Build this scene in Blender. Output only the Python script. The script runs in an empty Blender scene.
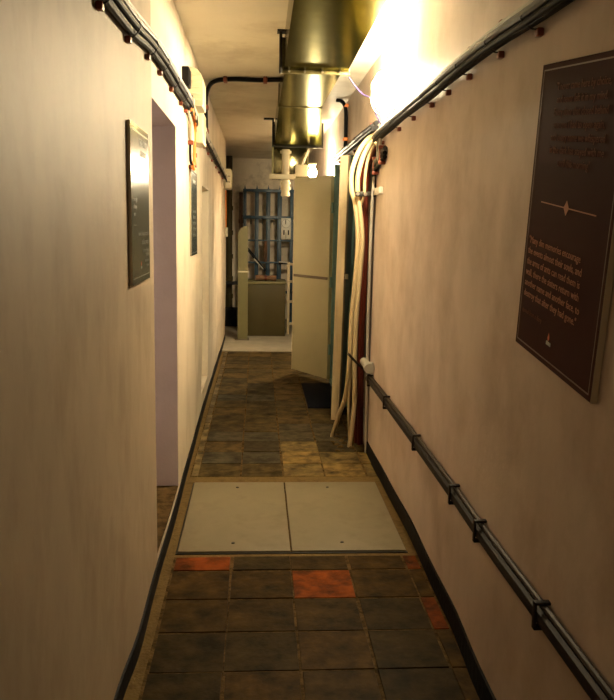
import bpy, bmesh, math, random
from mathutils import Vector, Matrix, noise

random.seed(7)
scene = bpy.context.scene
COL = scene.collection
PI = math.pi
V = Vector
CEIL = 2.60

# ------------------------------------------------------------------ materials
def nd(nt, kind, **kw):
    n = nt.nodes.new(kind)
    for k, v in kw.items():
        setattr(n, k, v)
    return n

def mat(name, base, rough=0.5, metal=0.0, var=0.0, scale=6.0, stretch=(1, 1, 1), bump=0.0, bscale=60.0,
        alt=None, alt_at=(0.5, 0.7), alt_scale=3.0, alt_stretch=None, spec=0.5, attr=None, coat=0.0, tint=None):
    m = bpy.data.materials.new(name)
    m.use_nodes = True
    nt = m.node_tree
    b = nt.nodes['Principled BSDF']
    b.inputs['Roughness'].default_value = rough
    b.inputs['Metallic'].default_value = metal
    b.inputs['Specular IOR Level'].default_value = spec
    b.inputs['Coat Weight'].default_value = coat
    base = tuple(base) + (1,)
    if tint:
        b.inputs['Specular Tint'].default_value = tuple(tint) + (1,)
    tc = nd(nt, 'ShaderNodeTexCoord')
    mp = nd(nt, 'ShaderNodeMapping')
    mp.inputs['Scale'].default_value = stretch
    nt.links.new(tc.outputs['Object'], mp.inputs['Vector'])
    if attr:
        a = nd(nt, 'ShaderNodeAttribute', attribute_name=attr)
        col = a.outputs['Color']
    else:
        rgb = nd(nt, 'ShaderNodeRGB')
        rgb.outputs[0].default_value = base
        col = rgb.outputs[0]
    if alt:
        mp2 = nd(nt, 'ShaderNodeMapping')
        mp2.inputs['Scale'].default_value = alt_stretch or (1, 1, 1)
        nt.links.new(tc.outputs['Object'], mp2.inputs['Vector'])
        n2 = nd(nt, 'ShaderNodeTexNoise')
        n2.inputs['Scale'].default_value = alt_scale
        n2.inputs['Detail'].default_value = 6
        n2.inputs['Roughness'].default_value = 0.65
        nt.links.new(mp2.outputs[0], n2.inputs['Vector'])
        r = nd(nt, 'ShaderNodeMapRange')
        r.inputs[1].default_value, r.inputs[2].default_value = alt_at
        nt.links.new(n2.outputs[0], r.inputs[0])
        mx = nd(nt, 'ShaderNodeMix', data_type='RGBA')
        nt.links.new(r.outputs[0], mx.inputs[0])
        nt.links.new(col, mx.inputs[6])
        mx.inputs[7].default_value = tuple(alt) + (1,)
        col = mx.outputs[2]
    if var:
        n1 = nd(nt, 'ShaderNodeTexNoise')
        n1.inputs['Scale'].default_value = scale
        n1.inputs['Detail'].default_value = 8
        n1.inputs['Roughness'].default_value = 0.6
        nt.links.new(mp.outputs[0], n1.inputs['Vector'])
        r = nd(nt, 'ShaderNodeMapRange')
        r.inputs[1].default_value, r.inputs[2].default_value = 0.3, 0.7
        r.inputs[3].default_value, r.inputs[4].default_value = 1 - var, 1 + var
        nt.links.new(n1.outputs[0], r.inputs[0])
        mul = nd(nt, 'ShaderNodeMix', data_type='RGBA', blend_type='MULTIPLY')
        mul.inputs[0].default_value = 1
        nt.links.new(col, mul.inputs[6])
        nt.links.new(r.outputs[0], mul.inputs[7])
        col = mul.outputs[2]
    nt.links.new(col, b.inputs['Base Color'])
    if bump:
        n3 = nd(nt, 'ShaderNodeTexNoise')
        n3.inputs['Scale'].default_value = bscale
        n3.inputs['Detail'].default_value = 6
        nt.links.new(tc.outputs['Object'], n3.inputs['Vector'])
        bp = nd(nt, 'ShaderNodeBump')
        bp.inputs['Strength'].default_value = bump
        bp.inputs['Distance'].default_value = 0.01
        nt.links.new(n3.outputs[0], bp.inputs['Height'])
        nt.links.new(bp.outputs[0], b.inputs['Normal'])
    return m

def lampmat(name, color, strength):
    m = bpy.data.materials.new(name)
    m.use_nodes = True
    b = m.node_tree.nodes['Principled BSDF']
    b.inputs['Base Color'].default_value = (0.9, 0.88, 0.8, 1)
    b.inputs['Emission Color'].default_value = tuple(color) + (1,)
    b.inputs['Emission Strength'].default_value = strength
    return m

M = {}
M['plaster'] = mat('plaster_wall', (0.66, 0.585, 0.47), 0.55, var=0.06, scale=2.2, stretch=(1.6, 1.6, 0.8), bump=0.12, bscale=18,
                   alt=(0.44, 0.36, 0.26), alt_at=(0.48, 0.78), alt_scale=3.0, alt_stretch=(1.3, 1.3, 0.6), spec=0.25)
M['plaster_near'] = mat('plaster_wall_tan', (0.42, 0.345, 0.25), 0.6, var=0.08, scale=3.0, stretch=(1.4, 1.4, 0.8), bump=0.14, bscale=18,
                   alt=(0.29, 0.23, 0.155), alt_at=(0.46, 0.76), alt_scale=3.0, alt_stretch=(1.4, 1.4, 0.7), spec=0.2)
M['plaster_right'] = mat('plaster_wall_pinkish', (0.64, 0.54, 0.475), 0.5, var=0.10, scale=2.4, stretch=(1.6, 1.6, 0.9), bump=0.14, bscale=18,
                   alt=(0.42, 0.32, 0.25), alt_at=(0.46, 0.78), alt_scale=2.2, alt_stretch=(1.0, 1.0, 0.9), spec=0.2)
M['reveal'] = mat('painted_reveal', (0.60, 0.55, 0.60), 0.6, var=0.06, scale=4, bump=0.15)
M['ceiling'] = mat('ceiling_paint', (0.76, 0.72, 0.60), 0.6, var=0.05, scale=3, bump=0.15, bscale=30, alt=(0.48, 0.42, 0.31), alt_at=(0.5, 0.8), alt_scale=2)
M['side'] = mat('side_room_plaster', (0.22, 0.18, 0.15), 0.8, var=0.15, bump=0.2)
M['backwall'] = mat('back_wall_paint', (0.76, 0.68, 0.55), 0.7, var=0.1, scale=3, bump=0.2, alt=(0.34, 0.28, 0.21), alt_at=(0.52, 0.75), alt_scale=4)
M['tar'] = mat('black_skirting_paint', (0.010, 0.010, 0.012), 0.6, var=0.2, bump=0.3, bscale=40, spec=0.08)
M['grout'] = mat('mortar', (0.105, 0.066, 0.026), 0.8, spec=0.04, var=0.35, scale=14, bump=0.6, bscale=80, alt=(0.035, 0.022, 0.008), alt_at=(0.45, 0.62), alt_scale=16)
M['mortar_gold'] = mat('golden_mortar', (0.17, 0.115, 0.045), 0.8, spec=0.06, var=0.35, scale=14, bump=0.6, bscale=80, alt=(0.08, 0.052, 0.02), alt_at=(0.45, 0.65), alt_scale=14)
M['tile'] = mat('quarry_tile', (0.1, 0.08, 0.05), 0.58, var=0.50, scale=11, bump=0.40, bscale=22, attr='tilecol', alt=(0.012, 0.008, 0.004), alt_at=(0.44, 0.70), alt_scale=7, spec=0.04)
M['slab'] = mat('concrete_slab', (0.29, 0.26, 0.20), 0.7, var=0.15, scale=6, bump=0.3, alt=(0.28, 0.22, 0.14), alt_at=(0.55, 0.75), alt_scale=5)
M['hatch'] = mat('hatch_board', (0.20, 0.170, 0.108), 0.5, var=0.07, scale=5, bump=0.06, bscale=200, alt=(0.16, 0.13, 0.08), alt_at=(0.5, 0.75), alt_scale=6, spec=0.2)
M['screw'] = mat('dark_screw', (0.02, 0.018, 0.015), 0.5, metal=0.6)
M['galv'] = mat('galvanised_duct', (0.20, 0.185, 0.105), 0.15, metal=1.0, tint=(.42, .40, .26), var=0.22, scale=7, bump=0.06, bscale=9)
M['galv_lip'] = mat('galvanised_flange', (0.12, 0.105, 0.05), 0.5, metal=1.0, tint=(.3, .27, .14), var=0.25, scale=20)
M['strap'] = mat('dark_hanger_steel', (0.03, 0.028, 0.024), 0.5, metal=0.7)
M['cable_black'] = mat('black_cable', (0.0035, 0.0035, 0.0045), 0.5, spec=0.05)
M['cable_grey'] = mat('grey_cable', (0.03, 0.03, 0.032), 0.45, spec=0.3)
M['cable_pale'] = mat('pale_cable', (0.45, 0.42, 0.36), 0.4)
M['cable_blue'] = mat('blue_black_cable', (0.012, 0.014, 0.035), 0.4, spec=0.25)
M['cable_orange'] = mat('orange_cable', (0.80, 0.22, 0.03), 0.45)
M['cable_white'] = mat('cream_conduit', (0.48, 0.38, 0.22), 0.4, var=0.06, scale=8)
M['cable_red'] = mat('dark_red_cable', (0.085, 0.013, 0.005), 0.45, spec=0.25, var=0.1)
M['cable_violet'] = mat('violet_wire', (0.008, 0.005, 0.022), 0.5, spec=0.1)
M['clip'] = mat('red_brown_clip', (0.22, 0.045, 0.02), 0.45, var=0.15)
M['clip_white'] = mat('white_strap', (0.6, 0.55, 0.45), 0.5)
M['trunk'] = mat('dark_brown_trunking', (0.014, 0.010, 0.009), 0.5, var=0.2, scale=12, spec=0.12)
M['trunk_top'] = mat('brown_pipe', (0.045, 0.032, 0.024), 0.5, var=0.2, spec=0.15)
M['grey_pipe'] = mat('grey_pipe', (0.36, 0.34, 0.30), 0.45, var=0.08)
M['cream_box'] = mat('cream_plastic', (0.52, 0.47, 0.33), 0.4, var=0.04)
M['black_plastic'] = mat('black_plastic', (0.010, 0.010, 0.011), 0.5, spec=0.15)
M['door_cream'] = mat('cream_door_paint', (0.46, 0.43, 0.27), 0.42, var=0.07, scale=3, bump=0.08, alt=(0.40, 0.36, 0.23), alt_at=(0.5, 0.8), alt_scale=3)
M['door_teal'] = mat('teal_door_steel', (0.15, 0.29, 0.28), 0.45, var=0.15, scale=10, bump=0.1)
M['plank'] = mat('cream_plank_edge', (0.58, 0.47, 0.30), 0.5, var=0.15, scale=8, stretch=(4, 4, 0.4), bump=0.12)
M['batten'] = mat('dark_batten', (0.10, 0.075, 0.045), 0.5)
M['patch_blue'] = mat('dark_blue_patch', (0.003, 0.005, 0.011), 0.7, var=0.3, scale=20, bump=0.2, spec=0.04)
M['olive'] = mat('olive_steel', (0.13, 0.115, 0.042), 0.5, var=0.08, scale=4, bump=0.06)
M['olive_grey'] = mat('olive_grey_sheet', (0.058, 0.047, 0.017), 0.5, spec=0.2, var=0.08, scale=3, bump=0.06)
M['rack_blue'] = mat('blue_steel', (0.012, 0.055, 0.10), 0.4, var=0.15, scale=8)
M['wood'] = mat('pale_wood', (0.42, 0.34, 0.22), 0.6, var=0.2, scale=6, stretch=(5, 5, 0.6))
M['brown'] = mat('brown_cloth', (0.13, 0.065, 0.03), 0.8, var=0.4, scale=14, bump=0.4)
M['white'] = mat('white_enamel', (0.75, 0.73, 0.66), 0.4)
M['poster_brown'] = mat('poster_print_brown', (0.068, 0.029, 0.026), 0.60, var=0.08, scale=3, spec=0.02)
M['poster_teal'] = mat('poster_print_dark_teal', (0.014, 0.032, 0.036), 0.19, var=0.05, spec=0.20)
M['poster_edge'] = mat('poster_board_edge', (0.42, 0.36, 0.25), 0.5)
M['ink_orange'] = mat('print_copper', (0.52, 0.235, 0.145), 0.5, spec=0.07)
M['ink_faint'] = mat('print_faint_copper', (0.22, 0.098, 0.072), 0.60, spec=0.02)
M['ink_pale'] = mat('print_pale_grey', (0.34, 0.34, 0.30), 0.45)
M['ink_dim'] = mat('print_dim_grey', (0.15, 0.15, 0.125), 0.45)
M['ink_line'] = mat('print_border', (0.15, 0.075, 0.05), 0.45)
M['ink_flame'] = mat('print_flame', (0.65, 0.10, 0.02), 0.45)
M['steel'] = mat('bare_steel', (0.5, 0.48, 0.44), 0.3, metal=1.0)
M['lamp'] = lampmat('lamp_glass_lit', (1.0, 0.80, 0.49), 130)
M['lamp_far'] = lampmat('far_lamp_glass_lit', (1.0, 0.82, 0.52), 140)
M['lamp_rear'] = lampmat('rear_lamp_glass_lit', (1.0, 0.75, 0.46), 6.5)

# ------------------------------------------------------------------ helpers
def link(name, me, mats, parent=None):
    o = bpy.data.objects.new(name, me)
    COL.objects.link(o)
    for m in (mats if isinstance(mats, (list, tuple)) else [mats]):
        me.materials.append(m)
    if parent is not None:
        o.parent = parent
    return o

def fin(name, bm, mats, parent=None, smooth=35):
    bmesh.ops.recalc_face_normals(bm, faces=bm.faces)
    me = bpy.data.meshes.new(name)
    if parent is not None:                       # geometry is written in world metres; parents are unrotated empties
        bm.transform(Matrix.Translation(-wloc(parent)))
    bm.to_mesh(me)
    bm.free()
    o = link(name, me, mats, parent)
    if smooth:
        for p in me.polygons:
            p.use_smooth = True
        me.set_sharp_from_angle(angle=math.radians(smooth))
    return o

def wloc(o):
    p = V(o.location)
    while o.parent is not None:
        o = o.parent
        p = p + V(o.location)
    return p

def thing(name, label, cat, loc=(0, 0, 0), group=None):
    o = bpy.data.objects.new(name, None)
    COL.objects.link(o)
    o.location = loc
    o.empty_display_size = 0.05
    return tag(o, label, cat, group)

def tag(o, label, cat, group=None, kind=None):
    o['label'] = label
    o['category'] = cat
    if group:
        o['group'] = group
    if kind:
        o['kind'] = kind
    return o

def struct(o, label, cat):
    return tag(o, label, cat, kind='structure')

def box(bm, lo, hi, bev=0.0, mi=0, seg=2):
    c = [(lo[i] + hi[i]) / 2 for i in range(3)]
    s = [abs(hi[i] - lo[i]) for i in range(3)]
    r = bmesh.ops.create_cube(bm, size=1, matrix=Matrix.Translation(c) @ Matrix.Diagonal((s[0], s[1], s[2], 1)))
    vs = r['verts']
    fs = list({f for v in vs for f in v.link_faces})
    for f in fs:
        f.material_index = mi
    if bev:
        es = list({e for v in vs for e in v.link_edges})
        g = bmesh.ops.bevel(bm, geom=es, offset=bev, segments=seg, affect='EDGES', profile=0.5)
        for f in g['faces']:
            f.material_index = mi
    return vs

def obox(bm, a, b, w, t, side=(0, 0, 1), bev=0.0, mi=0):
    """a bar from a to b, width w along 'side', thickness t across"""
    a, b = V(a), V(b)
    z = (b - a).normalized()
    s = V(side)
    s = (s - z * s.dot(z)).normalized()
    u = z.cross(s)
    m = Matrix((s, u, z)).transposed().to_4x4()
    m.translation = (a + b) / 2
    r = bmesh.ops.create_cube(bm, size=1, matrix=m @ Matrix.Diagonal((w, t, (b - a).length, 1)))
    fs = list({f for v in r['verts'] for f in v.link_faces})
    for f in fs:
        f.material_index = mi
    if bev:
        es = list({e for v in r['verts'] for e in v.link_edges})
        bmesh.ops.bevel(bm, geom=es, offset=bev, segments=2, affect='EDGES', profile=0.5)

def smooth_path(pts, n=6):
    pts = [V(p) for p in pts]
    if len(pts) < 3:
        return pts
    out = []
    ext = [pts[0] * 2 - pts[1]] + pts + [pts[-1] * 2 - pts[-2]]
    for i in range(1, len(ext) - 2):
        p0, p1, p2, p3 = ext[i - 1:i + 3]
        for k in range(n):
            t = k / n
            out.append(0.5 * ((2 * p1) + (p2 - p0) * t + (2 * p0 - 5 * p1 + 4 * p2 - p3) * t * t + (3 * p1 - p0 - 3 * p2 + p3) * t ** 3))
    out.append(pts[-1])
    return out

def tube(bm, pts, r, seg=10, sm=6, mi=0, flat=1.0):
    p = smooth_path(pts, sm) if sm else [V(q) for q in pts]
    n = len(p)
    rings = []
    up = None
    for i in range(n):
        t = (p[min(i + 1, n - 1)] - p[max(i - 1, 0)]).normalized()
        if up is None:
            up = V((0, 0, 1)) if abs(t.z) < 0.9 else V((0, 1, 0))
        u = (up - t * up.dot(t)).normalized()
        up = u
        w = t.cross(u)
        rr = r(i / (n - 1)) if callable(r) else r
        rings.append([bm.verts.new(p[i] + u * math.cos(2 * PI * k / seg) * rr + w * math.sin(2 * PI * k / seg) * rr * flat) for k in range(seg)])
    for i in range(n - 1):
        for k in range(seg):
            f = bm.faces.new((rings[i][k], rings[i][(k + 1) % seg], rings[i + 1][(k + 1) % seg], rings[i + 1][k]))
            f.material_index = mi
    f = bm.faces.new(rings[0][::-1]); f.material_index = mi
    f = bm.faces.new(rings[-1]); f.material_index = mi

def ball(bm, c, r, seg=24, rings=16, mi=0):
    g = bmesh.ops.create_uvsphere(bm, u_segments=seg, v_segments=rings, radius=1,
                                  matrix=Matrix.Translation(c) @ Matrix.Diagonal((r[0], r[1], r[2], 1)))
    for f in {f for v in g['verts'] for f in v.link_faces}:
        f.material_index = mi

def prism(bm, poly, d, mi=0):
    """poly: 3D points of one face, d: extrusion vector"""
    a = [bm.verts.new(V(p)) for p in poly]
    b = [bm.verts.new(V(p) + V(d)) for p in poly]
    n = len(a)
    for f in [bm.faces.new(a)] + [bm.faces.new(b[::-1])] + [bm.faces.new((a[i], b[i], b[(i + 1) % n], a[(i + 1) % n])) for i in range(n)]:
        f.material_index = mi

def one(name, fn, m, parent=None, smooth=35):
    bm = bmesh.new()
    fn(bm)
    return fin(name, bm, m, parent, smooth)

# ------------------------------------------------------------------ the corridor
def lerp_tab(tab, x):
    if x <= tab[0][0]:
        return tab[0][1]
    for (a, va), (b, vb) in zip(tab, tab[1:]):
        if x <= b:
            t = (x - a) / (b - a)
            t = t * t * (3 - 2 * t)
            return va + (vb - va) * t
    return tab[-1][1]

LT = [(-3, -.432), (2.3, -.430), (2.6, -.418), (3.1, -.424), (3.6, -.420), (4.6, -.432), (6.6, -.444), (10.6, -.440)]
RT = [(-3, .740), (2.3, .742), (2.8, .764), (3.6, .772), (4.35, .762), (5.05, .756), (13.2, .760)]

def wl(y, z):
    k = max(0.0, min(1.0, (0.7 - z) / 0.7))
    x = -.425 + (lerp_tab(LT, y) + .425) * k
    return x + 0.006 * k * noise.noise(V((y * 1.3, z * 1.3, 3.1)))

def wr(y, z):
    k = max(0.0, min(1.0, (0.7 - z) / 0.7))
    x = .765 + (lerp_tab(RT, y) - .765) * k
    return x + 0.006 * k * noise.noise(V((y * 1.3, z * 1.3, 9.7)))

def grid(bm, fx, y0, y1, z0, z1, step=0.12, mi=0):
    ny = max(1, round((y1 - y0) / step)); nz = max(1, round((z1 - z0) / step))
    g = [[bm.verts.new((fx(y0 + (y1 - y0) * i / ny, z0 + (z1 - z0) * j / nz), y0 + (y1 - y0) * i / ny, z0 + (z1 - z0) * j / nz)) for j in range(nz + 1)] for i in range(ny + 1)]
    for i in range(ny):
        for j in range(nz):
            f = bm.faces.new((g[i][j], g[i + 1][j], g[i + 1][j + 1], g[i][j + 1]))
            f.material_index = mi

def quad(bm, pts, mi=0):
    f = bm.faces.new([bm.verts.new(p) for p in pts])
    f.material_index = mi

Y0, Y1, YB = -2.6, 10.55, 12.9
D1 = (3.24, 4.15, 0.095, 2.005)      # first opening in the left wall
D2 = (6.06, 6.86, 0.19, 1.81)        # shallow opening further on

bm = bmesh.new()
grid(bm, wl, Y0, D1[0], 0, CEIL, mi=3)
grid(bm, wl, D1[0], D1[1], D1[3], CEIL)
grid(bm, wl, D1[0], D1[1], 0, D1[2])
grid(bm, wl, D1[1], D2[0], 0, CEIL)
grid(bm, wl, D2[0], D2[1], D2[3], CEIL)
grid(bm, wl, D2[0], D2[1], 0, D2[2])
grid(bm, wl, D2[1], Y1, 0, CEIL)
for (a, b, z0, z1), dep, mi in ((D1, 0.62, 1), (D2, 0.14, 0)):
    xb = -.425 - dep
    def jamb(y, mm):
        n = 12
        for j in range(n):
            za, zb = z0 + (z1 - z0) * j / n, z0 + (z1 - z0) * (j + 1) / n
            quad(bm, [(wl(y, za), y, za), (xb, y, za), (xb, y, zb), (wl(y, zb), y, zb)], mm)
    jamb(a, mi); jamb(b, mi)
    quad(bm, [(wl(a, z1), a, z1), (wl(b, z1), b, z1), (xb, b, z1), (xb, a, z1)], mi)
    quad(bm, [(wl(a, z0), a, z0), (wl(b, z0), b, z0), (xb, b, z0), (xb, a, z0)], 2 if mi else 0)
    quad(bm, [(xb, a, z0), (xb, b, z0), (xb, b, z1), (xb, a, z1)], mi)
quad(bm, [(wl(Y1, 0), Y1, 0), (-1.6, Y1, 0), (-1.6, Y1, CEIL), (wl(Y1, CEIL), Y1, CEIL)])
quad(bm, [(-1.6, Y1, 0), (-1.6, YB, 0), (-1.6, YB, CEIL), (-1.6, Y1, CEIL)])
bmesh.ops.remove_doubles(bm, verts=bm.verts, dist=0.0008)
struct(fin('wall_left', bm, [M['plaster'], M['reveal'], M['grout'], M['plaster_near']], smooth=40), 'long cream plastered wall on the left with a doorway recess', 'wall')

O1 = (5.13, 7.52, 2.10)              # opening in the right wall
bm = bmesh.new()
grid(bm, wr, Y0, O1[0], 0, CEIL)
grid(bm, wr, O1[0], O1[1], O1[2], CEIL)
grid(bm, wr, O1[1], YB, 0, CEIL)
for y in (O1[0], O1[1]):
    quad(bm, [(wr(y, 0), y, 0), (1.0, y, 0), (1.0, y, O1[2]), (wr(y, O1[2]), y, O1[2])])
quad(bm, [(.765, O1[0], O1[2]), (.765, O1[1], O1[2]), (1.0, O1[1], O1[2]), (1.0, O1[0], O1[2])])
bmesh.ops.remove_doubles(bm, verts=bm.verts, dist=0.0008)
struct(fin('wall_right', bm, M['plaster_right'], smooth=40), 'long pinkish cream plastered wall on the right', 'wall')

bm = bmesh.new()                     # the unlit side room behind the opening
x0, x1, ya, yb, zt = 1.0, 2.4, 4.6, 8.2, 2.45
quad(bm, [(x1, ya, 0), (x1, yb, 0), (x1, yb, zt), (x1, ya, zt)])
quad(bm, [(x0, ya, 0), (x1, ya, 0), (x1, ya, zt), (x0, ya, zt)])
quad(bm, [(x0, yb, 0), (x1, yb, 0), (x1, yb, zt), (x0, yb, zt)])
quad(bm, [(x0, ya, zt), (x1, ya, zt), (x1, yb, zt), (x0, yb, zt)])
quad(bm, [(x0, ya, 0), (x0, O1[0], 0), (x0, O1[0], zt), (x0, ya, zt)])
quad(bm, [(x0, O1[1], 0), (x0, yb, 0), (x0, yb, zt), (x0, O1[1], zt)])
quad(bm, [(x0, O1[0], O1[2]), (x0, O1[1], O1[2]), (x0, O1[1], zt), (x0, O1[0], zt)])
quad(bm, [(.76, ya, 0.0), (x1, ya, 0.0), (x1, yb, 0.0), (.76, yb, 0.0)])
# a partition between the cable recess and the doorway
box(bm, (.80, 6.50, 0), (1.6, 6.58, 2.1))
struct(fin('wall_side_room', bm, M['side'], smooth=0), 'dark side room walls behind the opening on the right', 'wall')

bm = bmesh.new()
quad(bm, [(-1.6, YB, 0), (.80, YB, 0), (.80, YB, CEIL), (-1.6, YB, CEIL)])
struct(fin('wall_back', bm, M['backwall'], smooth=0), 'stained plaster end wall behind the blue rack', 'wall')
bm = bmesh.new()
quad(bm, [(-.5, Y0, 0), (.85, Y0, 0), (.85, Y0, CEIL), (-.5, Y0, CEIL)])
struct(fin('wall_rear', bm, M['plaster'], smooth=0), 'plastered wall closing the corridor behind the viewer', 'wall')

bm = bmesh.new()
box(bm, (-1.6, Y0 - .1, CEIL), (.85, YB + .1, CEIL + .12))
# shallow plaster seams
struct(fin('ceiling', bm, M['ceiling'], smooth=0), 'low cream painted ceiling', 'ceiling')

# --- floor: mortar bed with individually laid tiles in one mesh
bm = bmesh.new()
quad(bm, [(-.60, Y0, -.0035), (.90, Y0, -.0035), (.90, 9.5, -.0035), (-.60, 9.5, -.0035)], 0)
for q in ((-.60, -.372, Y0, 3.425), (-.60, -.402, 4.602, 9.5), (-.60, .90, 3.425, 3.46), (-.60, .90, 4.47, 4.602), (-.60, -.355, 3.46, 4.47), (.705, .90, 3.46, 4.47)):
    quad(bm, [(q[0], q[2], -.0028), (q[1], q[2], -.0028), (q[1], q[3], -.0028), (q[0], q[3], -.0028)], 2)
cl = bm.loops.layers.float_color.new('tilecol')
H0, H1, HX0, HX1 = 3.455, 4.475, -.362, .712
TX = [-.368, -.105, .158, .421, .684]
def lay(xa, xb, y0, y1, c):
    g = 0.0036
    xa += g * random.uniform(.4, 1.4); xb -= g * random.uniform(.4, 1.4); y0 += g * random.uniform(.4, 1.3); y1 -= g * random.uniform(.4, 1.3)
    if xb - xa < .02 or y1 - y0 < .02:
        return
    h = random.uniform(-.0015, .0015)
    tl = [random.uniform(-.0012, .0012) for _ in range(4)]
    b = 0.003
    top = [(xa + b, y0 + b, h + tl[0]), (xb - b, y0 + b, h + tl[1]), (xb - b, y1 - b, h + tl[2]), (xa + b, y1 - b, h + tl[3])]
    low = [(xa, y0, -.008), (xb, y0, -.008), (xb, y1, -.008), (xa, y1, -.008)]
    tv = [bm.verts.new(p) for p in top]; lv = [bm.verts.new(p) for p in low]
    fs = [bm.faces.new(tv)] + [bm.faces.new((lv[i], lv[(i + 1) % 4], tv[(i + 1) % 4], tv[i])) for i in range(4)]
    for f in fs:
        f.material_index = 1
        for l in f.loops:
            l[cl] = (c[0], c[1], c[2], 1)
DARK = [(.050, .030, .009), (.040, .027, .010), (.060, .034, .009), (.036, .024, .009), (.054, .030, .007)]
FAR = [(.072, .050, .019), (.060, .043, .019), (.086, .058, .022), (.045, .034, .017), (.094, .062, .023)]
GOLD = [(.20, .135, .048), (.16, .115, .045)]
RED = [(.19, .044, .006), (.16, .036, .006)]
rows = [3.27 - .265 * k for k in range(0, 22)]
def jx(x):
    return x + random.uniform(-.004, .004)
cols = [(-.368, -.105), (-.105, .158), (.158, .421), (.421, .684), (.684, .750)]
for k in range(21):
    y1, y0 = rows[k], rows[k + 1]
    for ci, (xa, xb) in enumerate(cols):
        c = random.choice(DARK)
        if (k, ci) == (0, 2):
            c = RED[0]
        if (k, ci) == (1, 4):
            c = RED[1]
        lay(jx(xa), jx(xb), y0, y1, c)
for ci, (xa, xb) in enumerate(cols):           # cut row in front of the hatch
    lay(jx(xa), jx(xb), 3.275, 3.425, {0: RED[1], 4: RED[1]}.get(ci, random.choice(DARK)))
y = 4.60
cols2 = [(-.40, -.352), (-.352, -.092), (-.092, .166), (.166, .424), (.424, .684), (.684, .752)]
k = 0
while y < 9.48:
    y1 = min(y + .265, 9.49)
    for ci, (xa, xb) in enumerate(cols2):
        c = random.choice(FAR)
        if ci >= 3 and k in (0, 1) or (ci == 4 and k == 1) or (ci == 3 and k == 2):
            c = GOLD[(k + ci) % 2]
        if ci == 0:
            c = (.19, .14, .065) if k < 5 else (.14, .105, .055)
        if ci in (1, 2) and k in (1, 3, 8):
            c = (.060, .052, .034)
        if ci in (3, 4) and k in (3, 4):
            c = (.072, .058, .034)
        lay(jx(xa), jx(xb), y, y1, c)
    y += .265
    k += 1
struct(fin('floor', bm, [M['grout'], M['tile'], M['mortar_gold']], smooth=0), 'worn dark brown tiled corridor floor with a few red tiles', 'floor')

bm = bmesh.new()
box(bm, (-1.6, 9.5, -.05), (.80, YB, .012), bev=.006)
struct(fin('floor_back', bm, M['slab']), 'pale concrete floor slab at the corridor end', 'floor')

def skirting(fx, sgn, segs, h):
    bm = bmesh.new()
    for (a, b) in segs:
        n = max(2, round((b - a) / .1))
        prev = None
        for i in range(n + 1):
            y = a + (b - a) * i / n
            hh = h + .008 * noise.noise(V((y * 2.3, sgn, 0)))
            xa = fx(y, 0.0); xb = fx(y, hh)
            ring = [bm.verts.new(p) for p in ((xa + sgn * .010, y, -.006), (xb + sgn * .007, y, hh - .004), (xb + sgn * .001, y, hh), (xb - sgn * .01, y, hh), (xa - sgn * .01, y, -.006))]
            if prev:
                for q in range(5):
                    bm.faces.new((prev[q], prev[(q + 1) % 5], ring[(q + 1) % 5], ring[q]))
            else:
                bm.faces.new(ring[::-1])
            prev = ring
        bm.faces.new(prev)
    return bm
struct(fin('baseboard_left', skirting(wl, 1, [(Y0, Y1)], .064), M['tar']), 'black painted skirting along the left wall', 'skirting')
struct(fin('baseboard_right', skirting(wr, -1, [(Y0, O1[0] - .02), (O1[1] + .06, 9.49)], .082), M['tar']), 'black painted skirting along the right wall', 'skirting')

# --- floor hatch
for i, (xa, xb, lab) in enumerate(((HX0, .164, 'left grey board of the two floor hatch panels, nearer the doorway recess'),
                                   (.172, HX1, 'right grey board of the two floor hatch panels, below the loose cable ends'))):
    t = thing('hatch_panel', lab, 'hatch', ((xa + xb) / 2, (H0 + H1) / 2, 0), group='grey boards covering the floor pit')
    b = .004 if i == 0 else 0
    one('board', lambda bm: box(bm, (xa, H0 + .012, -.006), (xb, H1 - .006, .008), bev=.003), M['hatch'], t)
    for yy in (H0 + .105, H1 - .105):
        xs = (xa + .255, ) if i == 0 else (xa + .245, )
        for xx in xs:
            one('screw', lambda bm: (bmesh.ops.create_cone(bm, cap_ends=True, segments=16, radius1=.009, radius2=.008, depth=.004, matrix=Matrix.Translation((xx, yy, .009)))), M['screw'], t)
bm = bmesh.new()
for lo, hi in (((HX0 - .008, H0 - .002, -.004), (HX1 + .006, H0 + .010, .0015)), ((HX0 - .008, H0, -.004), (HX0 - .001, H1, .0015)),
               ((HX1 + .001, H0, -.004), (HX1 + .004, H1, .0005)), ((HX0 - .008, H1 - .005, -.004), (HX1 + .004, H1 - .001, .0005))):
    box(bm, lo, hi, bev=.001)
struct(fin('trim_1', bm, M['screw']), 'dark steel rim around the floor hatch', 'rim')

# ------------------------------------------------------------------ posters
FONT_MATS = {}
def text_bm(body, size, align, x, y, z, spacing=1.0, line=1.0, yscale=1.0):
    cu = bpy.data.curves.new('lettering', 'FONT')
    cu.body = body
    cu.size = size
    cu.align_x = align
    cu.align_y = 'CENTER'
    cu.space_line = line
    cu.space_character = spacing
    cu.extrude = 0.0004
    cu.resolution_u = 2
    o = bpy.data.objects.new('lettering', cu)
    COL.objects.link(o)
    dg = bpy.context.evaluated_depsgraph_get()
    me = bpy.data.meshes.new_from_object(o.evaluated_get(dg))
    bpy.data.objects.remove(o)
    bpy.data.curves.remove(cu)
    me.transform(Matrix.Translation((x, y, z)) @ Matrix.Diagonal((1, yscale, 1, 1)))
    return me

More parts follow.
